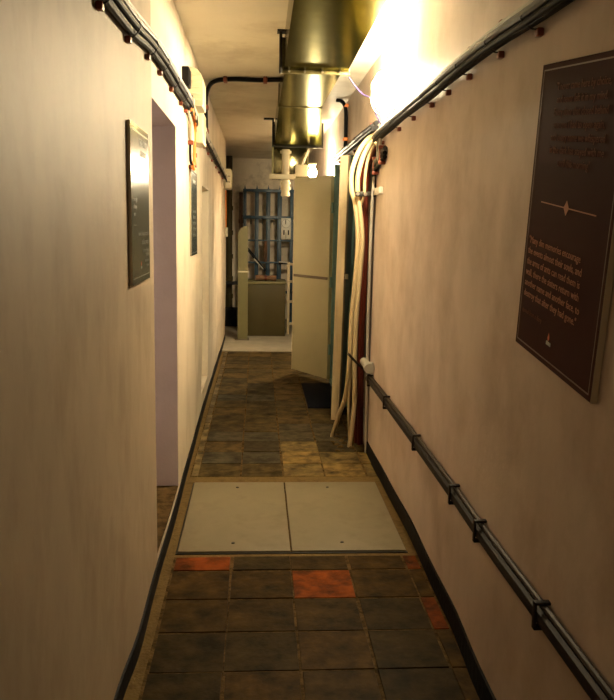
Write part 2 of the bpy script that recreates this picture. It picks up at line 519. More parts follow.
def poster(name, label, loc, side, tilt, w, h, print_mat, edge_mat, thick, group):
    t = thing(name, label, 'poster', loc, group)
    if side > 0:       # on the right wall, facing -X
        m = Matrix(((0, 0, -1), (-1, 0, 0), (0, 1, 0)))
    else:
        m = Matrix(((0, 0, 1), (1, 0, 0), (0, 1, 0)))
    t.rotation_euler = (m @ Matrix.Rotation(tilt, 3, 'Z')).to_euler()
    bm = bmesh.new()
    box(bm, (-w / 2, -h / 2, 0), (w / 2, h / 2, thick), bev=.0012, seg=1)
    for f in bm.faces:
        f.material_index = 0 if f.normal.z > .9 else 1
    me = bpy.data.meshes.new('panel'); bm.to_mesh(me); bm.free()
    link('panel', me, [print_mat, edge_mat], t)
    return t

def add_text(t, body, size, align, x, y, thick, m, line=1.0, spacing=1.0, name='lettering', yscale=1.0):
    link(name, text_bm(body, size, align, x, y, thick + .0002, spacing, line, yscale), m, t)

def frame_line(t, w, h, thick, inset, lw, m, sides='tblr'):
    bm = bmesh.new()
    a, b = w / 2 - inset, h / 2 - inset
    z0, z1 = thick - .0005, thick + .0005
    if sides == 'tb':
        for y in (b - lw, -b):
            bm2 = bmesh.new(); box(bm2, (-a, y, z0), (a, y + lw, z1))
            me = bpy.data.meshes.new('rule'); bm2.to_mesh(me); bm2.free(); link('rule', me, m, t)
        bm.free()
        return
    if 't' in sides: box(bm, (-a, b - lw, z0), (a, b, z1))
    if 'b' in sides: box(bm, (-a, -b, z0), (a, -b + lw, z1))
    if 'l' in sides: box(bm, (-a, -b, z0), (-a + lw, b, z1))
    if 'r' in sides: box(bm, (a - lw, -b, z0), (a, b, z1))
    me = bpy.data.meshes.new('border'); bm.to_mesh(me); bm.free()
    link('border', me, m, t)

def logo(t, x, y, s, thick, m_word):
    bm = bmesh.new()
    z = thick + .0006
    # flame: a leaf-shaped drop
    pts = [(0, 1.0), (.28, .55), (.36, .2), (.2, -.12), (0, -.2), (-.2, -.1), (-.34, .2), (-.2, .5)]
    prism(bm, [(x + px * s, y + py * s + s * .55, z) for px, py in pts], (0, 0, -.0008))
    me = bpy.data.meshes.new('logo_flame'); bm.to_mesh(me); bm.free()
    link('logo_flame', me, M['ink_flame'], t)
    bm = bmesh.new()
    for px, pw, ph in ((-.75, .5, .42), (-.2, .22, .55), (.1, .5, .40), (.66, .42, .40)):
        pl = [(px, -.35), (px + pw, -.35), (px + pw * .95, -.35 + ph * 1.2), (px + pw * .5, -.35 + ph * 1.5), (px + pw * .06, -.35 + ph * 1.2)]
        prism(bm, [(x + a * s, y + b * s, z) for a, b in pl], (0, 0, -.0008))
    me = bpy.data.meshes.new('logo_word'); bm.to_mesh(me); bm.free()
    link('logo_word', me, m_word, t)

PW, PH, PT = .532, .755, .016
p = poster('wall_poster', 'large brown quotation poster hanging slightly crooked on the right wall', (wr(1.89, 1.53) - .002, 1.886, 1.531), 1, math.radians(-7.0), PW, PH, M['poster_brown'], M['poster_edge'], PT, None)
frame_line(p, PW, PH, PT, .014, .0035, M['ink_line'])
add_text(p, '"I never came here by choice,\nand never left it in my mind.\nEvery door that closed behind\nwas one I had to open again,\nand every name we whispered\nin the dark has stayed with me\nuntil this morning"', .0265, 'CENTER', .01, .225, PT, M['ink_faint'], line=1.15)
bm = bmesh.new()
box(bm, (-.175, -.0015 + .03, PT - .0005), (.175, .0015 + .03, PT + .0006))
prism(bm, [(-.016, .03, PT + .0008), (0, .012, PT + .0008), (.016, .03, PT + .0008), (0, .048, PT + .0008)], (0, 0, -.001))
me = bpy.data.meshes.new('ornament'); bm.to_mesh(me); bm.free()
link('ornament', me, M['ink_orange'], p)
add_text(p, '"Many dim memories encourage\nthe events almost their souls, and\nthe arms of ants can read them is\nwall, there the sisters return with\nanother name and another face, to\ndestroy that after they had gone."', .0272, 'LEFT', -.235, -.150, PT, M['ink_orange'], line=1.08)
add_text(p, 'quoted from a diary', .019, 'LEFT', -.235, -.272, PT, M['ink_faint'])
logo(p, -.02, -.315, .017, PT, M['ink_pale'])

LW, LH = .42, .535
p = poster('wall_poster', 'dark teal text poster on the left wall before the doorway recess', (wl(2.82, 1.57) + .002, 2.822, 1.570), -1, math.radians(0.4), LW, LH, M['poster_teal'], M['poster_edge'], .011, 'dark posters on the left wall')
frame_line(p, LW, LH, .011, .020, .003, M['ink_dim'], 'tb')
add_text(p, 'THE LONG', .034, 'RIGHT', .15, .215, .011, M['ink_pale'])
add_text(p, 'CORRIDOR', .030, 'RIGHT', .15, .178, .011, M['ink_dim'])
add_text(p, 'one night\nof many\nyears', .022, 'LEFT', -.165, -.005, .011, M['ink_pale'], line=1.1)
add_text(p, '--------', .022, 'LEFT', -.165, -.065, .011, M['ink_dim'])
add_text(p, 'behind these doors the\nstaff kept watch', .026, 'RIGHT', .175, -.112, .011, M['ink_dim'], line=1.15)
add_text(p, 'by day and night', .022, 'RIGHT', .175, -.158, .011, M['ink_dim'])
add_text(p, 'the lamps\nburned above\nthe tiles', .018, 'RIGHT', .175, -.195, .011, M['ink_dim'], line=1.05)
logo(p, -.01, -.215, .014, .011, M['ink_pale'])

p = poster('wall_poster', 'dark text poster on the left wall between the two doorway recesses', (wl(5.19, 1.58) + .002, 5.185, 1.585), -1, 0.0, .47, .535, M['poster_teal'], M['poster_edge'], .009, 'dark posters on the left wall')
frame_line(p, .47, .535, .009, .016, .003, M['ink_dim'])
add_text(p, 'ROOM NOTES', .036, 'CENTER', 0, .20, .009, M['ink_pale'])
add_text(p, 'a narrow passage\nlinks the plant\nrooms to the cells\nand the pumps\nbelow the street', .034, 'CENTER', 0, -.06, .009, M['ink_dim'], line=1.1)

# ------------------------------------------------------------------ cable runs
def wob(y, s):
    return .004 * noise.noise(V((y * 2.1, s * 7.7, s)))

def run(name, label, pts, cables, clips, side, clip_h, group=None):
    """a bundle of cables along a wall; side +1 right wall / -1 left wall"""
    base = V(pts[0])
    t = thing(name, label, 'cables', base, group)
    path = smooth_path(pts, 8)
    for i, (dx, dz, r, m) in enumerate(cables):
        bm = bmesh.new()
        tube(bm, [q + V((-side * (dx + .010) + wob(q.y, i) * .5, 0, dz + wob(q.y, i + 9) * 1.6)) for q in path[::3] + [path[-1]]], r, seg=10, sm=3)
        fin('cable', bm, M[m], t)
    for j, cy in enumerate(clips):
        q = min(path, key=lambda a: abs(a.y - cy))
        bm = bmesh.new()
        d = max(c[0] + c[2] for c in cables) + .007
        zt = q.z + max(c[1] + c[2] for c in cables) + .005
        zb = q.z + min(c[1] - c[2] for c in cables) - .005
        X = lambda k: q.x - side * k
        # saddle band hugging the bundle, with two screw lugs on the wall
        tube(bm, [(X(.006), q.y, zt), (X(d * .45), q.y, zt - .004), (X(d), q.y, zt - .042), (X(d), q.y, zb + .022), (X(d * .55), q.y, zb), (X(.006), q.y, zb)], .0022, seg=8, sm=3, mi=1, flat=2.4)
        for zz in (zt + .009, zb - .009):
            xs = sorted((X(.0005), X(.020)))
            box(bm, (xs[0], q.y - .013, zz - .011), (xs[1], q.y + .013, zz + .011), bev=.004)
        fin('clip', bm, [M['clip'], M['trunk']], t)
    return t

XLW, XRW = -.425, .765
run('cable_bundle', 'grey and black cable bundle clipped high on the left wall before the ribbed box',
    [(XLW, y, z) for y, z in ((-1.5, 2.07), (0.5, 2.08), (2.35, 2.118), (3.18, 2.178), (4.24, 2.195), (4.72, 2.20))],
    [(.012, .028, .012, 'cable_grey'), (.012, .003, .013, 'cable_black'), (.012, -.024, .012, 'cable_black'), (.029, .015, .009, 'cable_blue'), (.030, -.010, .010, 'cable_black'), (.026, .033, .006, 'cable_pale')],
    [1.7, 2.15, 2.60, 3.05, 3.50, 3.90, 4.30, 4.6], -1, .112, 'clipped cable bundles along the walls')
run('cable_bundle', 'thin orange and pale cable bundle on the left wall between ribbed and rounded boxes',
    [(XLW, y, z) for y, z in ((5.55, 2.21), (5.9, 2.165), (6.45, 2.155), (7.5, 2.135), (9.0, 2.115), (9.75, 2.09))],
    [(.014, .024, .008, 'cable_orange'), (.014, -.004, .013, 'cable_black'), (.036, .012, .009, 'cable_pale'), (.034, -.012, .010, 'cable_pale'), (.030, -.030, .007, 'cable_black')],
    [5.75, 6.2, 6.7, 7.2, 7.8, 8.5, 9.2], -1, .06, 'clipped cable bundles along the walls')
run('cable_bundle', 'dark cable bundle clipped high on the right wall above the large poster',
    [(XRW, y, z) for y, z in ((-1.5, 2.05), (1.0, 2.06), (2.0, 2.075), (2.6, 2.095), (3.4, 2.09), (4.2, 2.085), (4.95, 2.07))],
    [(.015, .020, .015, 'cable_black'), (.016, -.012, .016, 'cable_black'), (.040, .004, .014, 'cable_grey'), (.034, .026, .007, 'cable_pale'), (.040, -.020, .010, 'cable_black')],
    [1.75, 2.2, 2.52, 2.86, 3.2, 3.52, 3.9, 4.25, 4.9], 1, .078, 'clipped cable bundles along the walls')
run('cable_bundle', 'dark cable bundle along the right wall over the cable recess and open doors',
    [(XRW, y, z) for y, z in ((5.02, 2.145), (5.6, 2.15), (6.2, 2.155), (6.9, 2.16), (7.5, 2.165))],
    [(.016, .022, .015, 'cable_black'), (.016, -.010, .016, 'cable_black'), (.042, .006, .014, 'cable_black'), (.040, -.020, .010, 'cable_black')],
    [5.35, 5.8, 6.3, 6.6, 7.1, 7.4], 1, .07, 'clipped cable bundles along the walls')

# short stub bundle under the lamp
t = thing('cable_stub', 'short dark clipped cable bundle under the bright wall lamp', 'cables', (.76, 4.7, 1.92))
for dz, m in ((0.0, 'cable_black'), (.026, 'cable_grey'), (-.024, 'cable_black')):
    one('cable', lambda bm: tube(bm, [(.749, 4.72, 1.955 + dz), (.748, 4.95, 1.925 + dz), (.740, 5.10, 1.885 + dz), (.77, 5.22, 1.80 + dz), (.85, 5.35, 1.75 + dz)], .014), M[m], t)
for y, z in ((4.80, 1.945), (5.05, 1.90)):
    one('clip', lambda bm: (box(bm, (.722, y - .012, z - .052), (.7645, y + .012, z - .030), bev=.003), box(bm, (.722, y - .012, z + .040), (.7645, y + .012, z + .060), bev=.003), box(bm, (.726, y - .006, z - .045), (.732, y + .006, z + .055))), M['clip'], t)

# ceiling cable: up the left wall, across the ceiling to the duct
t = thing('ceiling_cable', 'black cable rising from the left wall and crossing the ceiling to the duct', 'cable', (XLW, 6.2, 2.1))
for o_, m in ((0, 'cable_black'), (.026, 'cable_grey')):
    one('cable', lambda bm: tube(bm, [(XLW + .016, 6.30 + o_, 2.19), (XLW + .016, 6.30 + o_, 2.30), (XLW + .016, 6.28 + o_, 2.44), (XLW + .032, 6.22 + o_, 2.535), (XLW + .09, 6.10 + o_, 2.578), (-.2, 6.02 + o_, 2.584), (0.0, 5.99 + o_, 2.578), (.12, 5.98 + o_, 2.582), (.2, 5.98 + o_, 2.585)], .0145, sm=8), M[m], t)
for lo, hi in (((XLW + .0005, 6.27, 2.225), (XLW + .036, 6.36, 2.255)), ((XLW + .0005, 6.25, 2.40), (XLW + .036, 6.34, 2.43)), ((-.265, 6.00, 2.562), (-.235, 6.09, 2.5995)), ((.03, 5.96, 2.556), (.06, 6.04, 2.5995))):
    one('clip', lambda bm: box(bm, lo, hi, bev=.006), M['clip'], t)

# cable dropping from the duct to the right-hand bundle
t = thing('drop_cable', 'dark clipped cable dropping from the duct down the right wall', 'cable', (.75, 6.9, 2.15))
for k, m in ((0, 'cable_black'), (1, 'cable_grey')):
    o_ = k * .024
    one('cable', lambda bm: tube(bm, [(.66, 6.86 + o_, 2.59), (.70, 6.87 + o_, 2.585), (.735, 6.89 + o_, 2.55), (.748, 6.90 + o_, 2.48), (.749, 6.90 + o_, 2.35), (.749, 6.90 + o_, 2.24), (.747, 6.90 + o_, 2.18)], .0145, sm=8), M[m], t)
for z in (2.55, 2.27):
    one('clip', lambda bm: box(bm, (.728, 6.875, z - .014), (.7645, 6.95, z + .014), bev=.006), M['cable_orange'], t)

# the cream and red conduits that leave the bundle and drop to the floor
t = thing('cream_conduits', 'thick cream conduits bulging from the wall bundle and dropping to the floor', 'conduit', (.63, 5.25, 0))
paths = [
    [(.738, 5.10, 2.10), (.700, 5.16, 2.075), (.650, 5.20, 2.00), (.610, 5.2, 1.873), (.612, 5.2, 1.758), (.640, 5.2, 1.661), (.664, 5.2, 1.433), (.654, 5.22, 1.168), (.640, 5.25, .898), (.636, 5.28, .60), (.628, 5.36, .35), (.590, 5.44, .18), (.560, 5.51, .03), (.556, 5.52, .0)],
    [(.739, 5.08, 2.062), (.715, 5.13, 2.045), (.675, 5.17, 1.96), (.650, 5.18, 1.85), (.650, 5.18, 1.75), (.668, 5.18, 1.63), (.690, 5.18, 1.433), (.680, 5.2, 1.168), (.668, 5.22, .898), (.668, 5.24, .60), (.676, 5.25, .35), (.665, 5.25, .15), (.652, 5.25, .03), (.650, 5.25, 0.0)],
    [(.745, 5.06, 2.04), (.725, 5.10, 2.01), (.70, 5.13, 1.93), (.690, 5.14, 1.82), (.688, 5.15, 1.72), (.668, 5.215, 1.62), (.668, 5.235, 1.433), (.660, 5.25, 1.168), (.656, 5.27, .9), (.655, 5.30, .6), (.648, 5.34, .3), (.66, 5.38, .1), (.67, 5.42, 0)],
]
for i, pth in enumerate(paths):
    one('conduit', lambda bm: tube(bm, pth, (.0165, .016, .010)[i], seg=14, sm=8), M['cable_white'], t)
t = thing('red_cables', 'dark red cables hanging beside the cream conduits to the floor', 'cables', (.70, 5.2, 0))
for i, (dx, dy, r) in enumerate(((0, 0, .013), (.022, .03, .012), (-.018, .05, .012), (.030, .07, .011))):
    one('cable', lambda bm: tube(bm, [(.745, 5.06 + dy, 2.02), (.728 + dx * .5, 5.12 + dy, 1.966), (.706 + dx, 5.22 + dy, 1.888), (.698 + dx, 5.25 + dy, 1.76), (.703 + dx, 5.25 + dy, 1.6), (.710 + dx, 5.25 + dy, 1.30), (.706 + dx, 5.25 + dy, 1.03), (.700 + dx, 5.25 + dy, .76), (.706 + dx, 5.26 + dy, .486), (.716 + dx, 5.29 + dy, .2), (.722 + dx, 5.30 + dy, .0)], r, sm=8), M['cable_red'], t)
t = thing('vertical_conduit', 'slim grey conduit running down the wall corner beside the red cables', 'conduit', (.735, 5.12, 0))
one('pipe', lambda bm: tube(bm, [(.745, 5.115, 1.86), (.737, 5.115, 1.6), (.735, 5.115, 1.2), (.735, 5.115, .8), (.742, 5.115, .4), (.746, 5.115, .0)], .010, sm=6), M['grey_pipe'], t)
t = thing('conduit_clamp', 'steel clamp on a white plate holding the cream conduits to the wall', 'clamp', (.74, 5.1, 1.735))
one('plate', lambda bm: box(bm, (.745, 4.85, 1.722), (.7645, 5.125, 1.765), bev=.004), M['white'], t)
one('bar', lambda bm: (box(bm, (.63, 5.135, 1.715), (.765, 5.150, 1.745), bev=.003), box(bm, (.742, 5.09, 1.712), (.758, 5.15, 1.75), bev=.002)), M['strap'], t)
for x in (.645, .695):
    one('bolt', lambda bm: bmesh.ops.create_cone(bm, cap_ends=True, segments=8, radius1=.012, radius2=.012, depth=.014, matrix=Matrix.Translation((x, 5.132, 1.73)) @ Matrix.Rotation(PI / 2, 4, 'X')), M['steel'], t)

# trunking rail along the right wall
def rx(y, z=.52):
    return wr(y, z)
t = thing('wall_trunking', 'dark brown trunking running low along the right wall under the large poster', 'trunking', (.75, 2.5, .52))
ys = [-1.5 + .25 * k for k in range(27)] + [5.12]
one('rail', lambda bm: tube(bm, [(rx(y) - .019, y, .515 + .004 * noise.noise(V((y, 2, 0)))) for y in ys], .021, seg=8, sm=3, flat=.75), M['trunk'], t)
one('pipe', lambda bm: tube(bm, [(rx(y) - .012, y, .5435 + .004 * noise.noise(V((y, 2, 0)))) for y in ys] + [(.72, 5.2, .565), (.66, 5.13, .625), (.605, 5.08, .685)], .0085, seg=8, sm=3), M['trunk_top'], t)
for y in (1.85, 2.42, 2.78, 3.5, 4.35, 5.0):
    one('saddle_clip', lambda bm: (box(bm, (rx(y) - .040, y - .010, .492), (rx(y) - .034, y + .010, .556), bev=.002), box(bm, (rx(y) - .04, y - .010, .484), (rx(y) + .002, y + .010, .494), bev=.002), box(bm, (rx(y) - .04, y - .010, .552), (rx(y) + .002, y + .010, .560), bev=.002),
                                   box(bm, (rx(y) - .012, y - .008, .476), (rx(y) + .002, y + .008, .490), bev=.003)), M['trunk'], t)
t = thing('pipe_stub', 'short capped grey pipe fixed to the wall just above the trunking end', 'pipe', (.73, 5.2, .6))
one('pipe', lambda bm: tube(bm, [(.728, 4.98, .612), (.726, 5.08, .616), (.722, 5.17, .622)], .027, seg=18, sm=4), M['grey_pipe'], t)
one('cap', lambda bm: tube(bm, [(.729, 4.945, .610), (.728, 5.00, .612)], .033, seg=18, sm=0), M['grey_pipe'], t)
one('bracket', lambda bm: box(bm, (.735, 5.01, .585), (.7635, 5.05, .64), bev=.003), M['grey_pipe'], t)

# ------------------------------------------------------------------ boxes and orange loop on the left wall
t = thing('junction_box', 'ribbed cream junction box with rounded top near the ceiling on the left wall', 'junction box', (XLW, 4.9, 2.22))
def jb(bm):
    pr = [(XLW + .0005, 2.215), (-.340, 2.215), (-.336, 2.225), (-.336, 2.37), (-.345, 2.40), (-.366, 2.425), (-.40, 2.436), (XLW + .0005, 2.436)]
    prism(bm, [(x, 4.86, z) for x, z in pr], (0, .30, 0))
one('body', jb, M['cream_box'], t, smooth=30)
for z in (2.25, 2.285, 2.32, 2.355, 2.39):
    one('rib', lambda bm: box(bm, (XLW + .012, 4.853, z - .004), (-.345, 4.866, z + .004), bev=.002), M['cream_box'], t)
one('conduit', lambda bm: box(bm, (XLW + .0005, 4.88, 2.02), (-.398, 5.10, 2.216), bev=.006), M['cream_box'], t)
t = thing('wall_trunking_drop', 'flat cream vertical trunking below the ribbed junction box', 'trunking', (XLW, 5.2, 2.0))
one('channel', lambda bm: box(bm, (XLW + .0005, 5.16, 2.03), (-.355, 5.46, 2.23), bev=.008), M['cream_box'], t)
t = thing('switch_box', 'black switch box high on the left wall before the ribbed box', 'switch box', (XLW, 4.56, 2.27))
one('body', lambda bm: box(bm, (XLW + .0005, 4.50, 2.268), (XLW + .040, 4.62, 2.372), bev=.006), M['black_plastic'], t)
one('cover', lambda bm: box(bm, (XLW + .039, 4.515, 2.28), (XLW + .044, 4.605, 2.36), bev=.003), M['black_plastic'], t)
t = thing('terminal_block', 'small grey terminal block under the black switch box', 'terminal block', (XLW, 4.7, 2.25))
one('body', lambda bm: box(bm, (XLW + .0005, 4.735, 2.15), (XLW + .04, 4.845, 2.26), bev=.005), M['cable_grey'], t)
one('cover', lambda bm: box(bm, (XLW + .04, 4.75, 2.165), (XLW + .046, 4.83, 2.245), bev=.002), M['cream_box'], t)

t = thing('cable_loop', 'orange cable loop dangling above the second poster on the left wall', 'cables', (XLW + .02, 5.0, 2.1))
one('orange_cable', lambda bm: tube(bm, [(XLW + .02, 4.66, 2.185), (XLW + .035, 4.80, 2.165), (XLW + .036, 4.93, 2.15), (XLW + .030, 5.0, 2.11), (XLW + .026, 5.02, 2.03), (XLW + .026, 5.02, 1.93), (XLW + .028, 5.0, 1.87), (XLW + .028, 4.93, 1.852), (XLW + .024, 4.87, 1.89)], .011, sm=8), M['cable_orange'], t)
one('pale_cable', lambda bm: tube(bm, [(XLW + .015, 4.70, 2.17), (XLW + .02, 4.84, 2.12), (XLW + .018, 4.88, 2.04), (XLW + .018, 4.86, 1.94), (XLW + .02, 4.90, 1.87), (XLW + .022, 4.98, 1.86), (XLW + .02, 5.10, 1.90), (XLW + .018, 5.12, 1.96)], .009, sm=8), M['cable_pale'], t)
one('black_cable', lambda bm: tube(bm, [(XLW + .014, 4.86, 1.99), (XLW + .016, 4.83, 1.93), (XLW + .018, 4.86, 1.885), (XLW + .034, 4.93, 1.868), (XLW + .03, 5.05, 1.875), (XLW + .02, 5.12, 1.92), (XLW + .014, 5.14, 1.97)], .008, sm=8), M['cable_black'], t)
for y, z in ((4.87, 2.0), (5.13, 1.95), (4.93, 1.862)):
    one('clip', lambda bm: box(bm, (XLW + .0005, y - .02, z - .013), (XLW + .034, y + .02, z + .013), bev=.004), M['clip'], t)
t = thing('loose_wires', 'tangle of pale loose wires hanging under the ribbed junction box', 'wires', (XLW + .02, 4.9, 2.15))
for i in range(5):
    a = random.uniform(-.02, .02); b = random.uniform(-.02, .02)
    one('wire', lambda bm: tube(bm, [(XLW + .02 + i * .006, 4.72 + a, 2.21 + b), (XLW + .05, 4.85 + b, 2.16 + a), (XLW + .055 - i * .004, 4.95, 2.14 + b * 2), (XLW + .03, 5.10 + a, 2.13 + b), (XLW + .016, 5.16 + i * .03, 2.10 - i * .015)], .006, sm=6), M[('cable_pale', 'cable_grey', 'cable_pale', 'cable_black', 'cable_pale')[i]], t)

t = thing('wall_box', 'rounded cream box at the far end of the left wall', 'junction box', (XLW, 10.0, 2.0))
def wb(bm):
    box(bm, (XLW + .0005, 9.85, 1.97), (-.329, 10.15, 2.215), bev=.025, seg=4)
one('body', wb, M['cream_box'], t)
for z in (2.05, 2.12):
    one('slot', lambda bm: box(bm, (-.40, 9.846, z), (-.345, 9.853, z + .008)), M['black_plastic'], t)
t = thing('small_socket', 'small cream socket with orange wire at the end edge of the left wall', 'socket', (XLW, 10.3, 1.4))
one('body', lambda bm: box(bm, (XLW + .0005, 10.26, 1.38), (XLW + .032, 10.40, 1.50), bev=.006), M['cream_box'], t)
one('wire', lambda bm: tube(bm, [(XLW + .010, 10.3, 1.50), (XLW + .012, 10.28, 1.7), (XLW + .010, 10.25, 1.85), (XLW + .012, 10.2, 1.965)], .007), M['cable_orange'], t)

# ------------------------------------------------------------------ duct
t = thing('ventilation_duct', 'galvanised ventilation duct hung along the ceiling', 'duct', (.32, 5, 2.4))
def loft(bm, rings):
    rs = [[bm.verts.new(p) for p in r] for r in rings]
    n = len(rs[0])
    for a, b in zip(rs, rs[1:]):
        for i in range(n):
            bm.faces.new((a[i], a[(i + 1) % n], b[(i + 1) % n], b[i]))
    bm.faces.new(rs[0]); bm.faces.new(rs[-1][::-1])
def ring(y, xa, xb, za, zb):
    return [(xa, y, za), (xb, y, za), (xb, y, zb), (xa, y, zb)]
one('duct_section', lambda bm: loft(bm, [ring(-1.2, .125, .490, 2.385, 2.57), ring(2.4, .130, .492, 2.388, 2.57), ring(4.64, .140, .505, 2.395, 2.57)]), M['galv'], t, smooth=20)
one('duct_section', lambda bm: loft(bm, [ring(4.66, .146, .478, 2.40, 2.56), ring(6.04, .150, .470, 2.402, 2.56)]), M['galv'], t, smooth=20)
one('duct_section', lambda bm: loft(bm, [ring(6.06, .150, .470, 2.402, 2.56), ring(8.2, .160, .645, 2.335, 2.55)]), M['galv'], t, smooth=20)
def lip(bm, y, xa, xb, za, zb, w=.03, d=.014):
    box(bm, (xa - w, y - d, za - w), (xb + w, y + d, za), bev=.003)
    box(bm, (xa - w, y - d, za), (xa, y + d, zb), bev=.003)
    box(bm, (xb, y - d, za), (xb + w, y + d, zb), bev=.003)
fl = one('flange', lambda bm: lip(bm, 4.65, .142, .500, 2.395, 2.57, .018), M['galv_lip'], t)
one('flange', lambda bm: lip(bm, 6.05, .150, .470, 2.402, 2.57, .006, .006), M['galv_lip'], t)
one('flange', lambda bm: lip(bm, 8.2, .160, .645, 2.335, 2.57, .016), M['strap'], t)
for x in (.17, .26, .36, .46):
    one('bolt', lambda bm: bmesh.ops.create_cone(bm, cap_ends=True, segments=6, radius1=.007, radius2=.007, depth=.012, matrix=Matrix.Translation((x, 4.632, 2.386)) @ Matrix.Rotation(PI / 2, 4, 'X')), M['steel'], fl)
one('hanger', lambda bm: (box(bm, (.112, 4.60, 2.372), (.128, 4.64, 2.60), bev=.002), box(bm, (.10, 4.58, 2.592), (.145, 4.66, 2.601))), M['strap'], t)
one('hanger', lambda bm: (box(bm, (.135, 8.15, 2.32), (.152, 8.19, 2.60), bev=.002), box(bm, (.05, 8.14, 2.585), (.152, 8.2, 2.602))), M['strap'], t)
one('outlet_box', lambda bm: box(bm, (.145, 8.22, 2.03), (.505, 8.85, 2.335), bev=.008), M['galv'], t)
one('outlet_rim', lambda bm: (box(bm, (.135, 8.205, 2.02), (.155, 8.225, 2.33)), box(bm, (.135, 8.205, 2.015), (.512, 8.225, 2.035)), box(bm, (.495, 8.205, 2.02), (.512, 8.225, 2.33))), M['galv_lip'], t)

t = thing('hanging_pipe', 'cream plastic pipe with cross bar hanging at the far duct end', 'pipe', (.275, 8.17, 1.8))
one('pipe', lambda bm: tube(bm, [(.275, 8.125, 2.29), (.275, 8.125, 1.825)], .040, seg=20, sm=0), M['cream_box'], t)
for z, r in ((2.265, .058), (1.955, .050), (1.90, .049), (1.84, .046)):
    one('collar', lambda bm: tube(bm, [(.275, 8.125, z - .012), (.275, 8.125, z + .012)], r, seg=20, sm=0), M['cream_box'], t)
one('cross_bar', lambda bm: box(bm, (.11, 8.060, 1.992), (.375, 8.10, 2.045), bev=.006), M['cream_box'], t)

t = thing('corridor_lamp', 'small lit bulb lamp on a cream bracket at the far duct end', 'lamp', (.57, 8.4, 2.09))
one('bracket', lambda bm: box(bm, (.37, 8.11, 2.03), (.500, 8.175, 2.145), bev=.008), M['cream_box'], t)
one('arm', lambda bm: box(bm, (.516, 8.11, 2.15), (.59, 8.44, 2.165), bev=.003), M['cream_box'], t)
one('socket', lambda bm: tube(bm, [(.572, 8.40, 2.165), (.572, 8.40, 2.138)], .03, seg=16, sm=0), M['cream_box'], t)
one('globe', lambda bm: ball(bm, (.572, 8.40, 2.085), (.042, .042, .058)), M['lamp_far'], t)
one('stay', lambda bm: tube(bm, [(.445, 8.14, 2.14), (.512, 8.15, 2.30)], .011, seg=10, sm=0), M['white'], t)

# ------------------------------------------------------------------ main wall lamp
def bulkhead(y, z, x, s, label, lm):
    """oblong caged bulkhead lamp on a side wall; s = +1 right, -1 left"""
    t = thing('wall_lamp', label, 'lamp', (x, y, z), None)
    X = lambda d: x - s * d
    def bx(bm, d0, y0, z0, d1, y1, z1, bev):
        a, b = sorted((X(d0), X(d1)))
        box(bm, (a, y + y0, z + z0), (b, y + y1, z + z1), bev=bev)
    one('base', lambda bm: bx(bm, -.0025, -.055, -.125, .022, .055, .125, .008), M['grey_pipe'], t)
    one('collar', lambda bm: bx(bm, .020, -.048, -.118, .034, .048, .118, .008), M['clip_white'], t)
    one('globe', lambda bm: ball(bm, (X(.064), y, z), (.046, .046, .104)), lm, t)
    for dy in (-.03, .03):
        one('guard', lambda bm: tube(bm, [(X(.02), y + dy, z - .118), (X(.085), y + dy, z - .112), (X(.122), y + dy, z - .06), (X(.124), y + dy, z), (X(.122), y + dy, z + .06), (X(.085), y + dy, z + .112), (X(.02), y + dy, z + .118)], .0035, seg=8), M['strap'], t)
    one('inlet', lambda bm: tube(bm, [(X(.014), y, z - .12), (X(.014), y, z - .16)], .014, seg=12, sm=0), M['grey_pipe'], t)
    return t
bulkhead(4.55, 2.27, .762, 1, 'bright glowing wall lamp on the right wall over the cream conduits', M['lamp'])
t = thing('ceiling_lamp', 'round lit ceiling lamp behind the viewer', 'lamp', (-.26, -1.7, CEIL))
one('base', lambda bm: tube(bm, [(-.26, -1.7, CEIL + .002), (-.26, -1.7, CEIL - .03)], .12, seg=32, sm=0), M['clip_white'], t)
one('globe', lambda bm: ball(bm, (-.26, -1.7, CEIL - .03), (.105, .105, .06)), M['lamp_rear'], t)

t = thing('lamp_wire', 'thin violet wire from the duct flange to the bright wall lamp', 'wire', (.6, 4.7, 2.3))
one('wire', lambda bm: tube(bm, [(.515, 4.66, 2.37), (.56, 4.70, 2.325), (.61, 4.76, 2.295), (.672, 4.86, 2.29), (.690, 4.88, 2.275), (.70, 4.86, 2.22), (.712, 4.82, 2.17), (.735, 4.78, 2.12), (.748, 4.7, 2.10)], .0045, sm=8), M['cable_violet'], t)
t = thing('lamp_feed', 'pale bent feed conduit below the bright wall lamp', 'conduit', (.75, 4.8, 2.0))
for k, (dy, m) in enumerate(((0, 'cable_pale'), (.03, 'cable_grey'), (.06, 'cable_pale'))):
    one('conduit', lambda bm: tube(bm, [(.745, 4.70 + dy, 2.21), (.742, 4.74 + dy, 2.15), (.735, 4.80 + dy, 2.08), (.733, 4.83 + dy, 2.0), (.740, 4.84 + dy, 1.94), (.75, 4.84 + dy, 1.90)], .011, sm=6), M[m], t)
one('clip', lambda bm: box(bm, (.722, 4.68, 2.175), (.7645, 4.76, 2.20), bev=.005), M['cable_orange'], t)

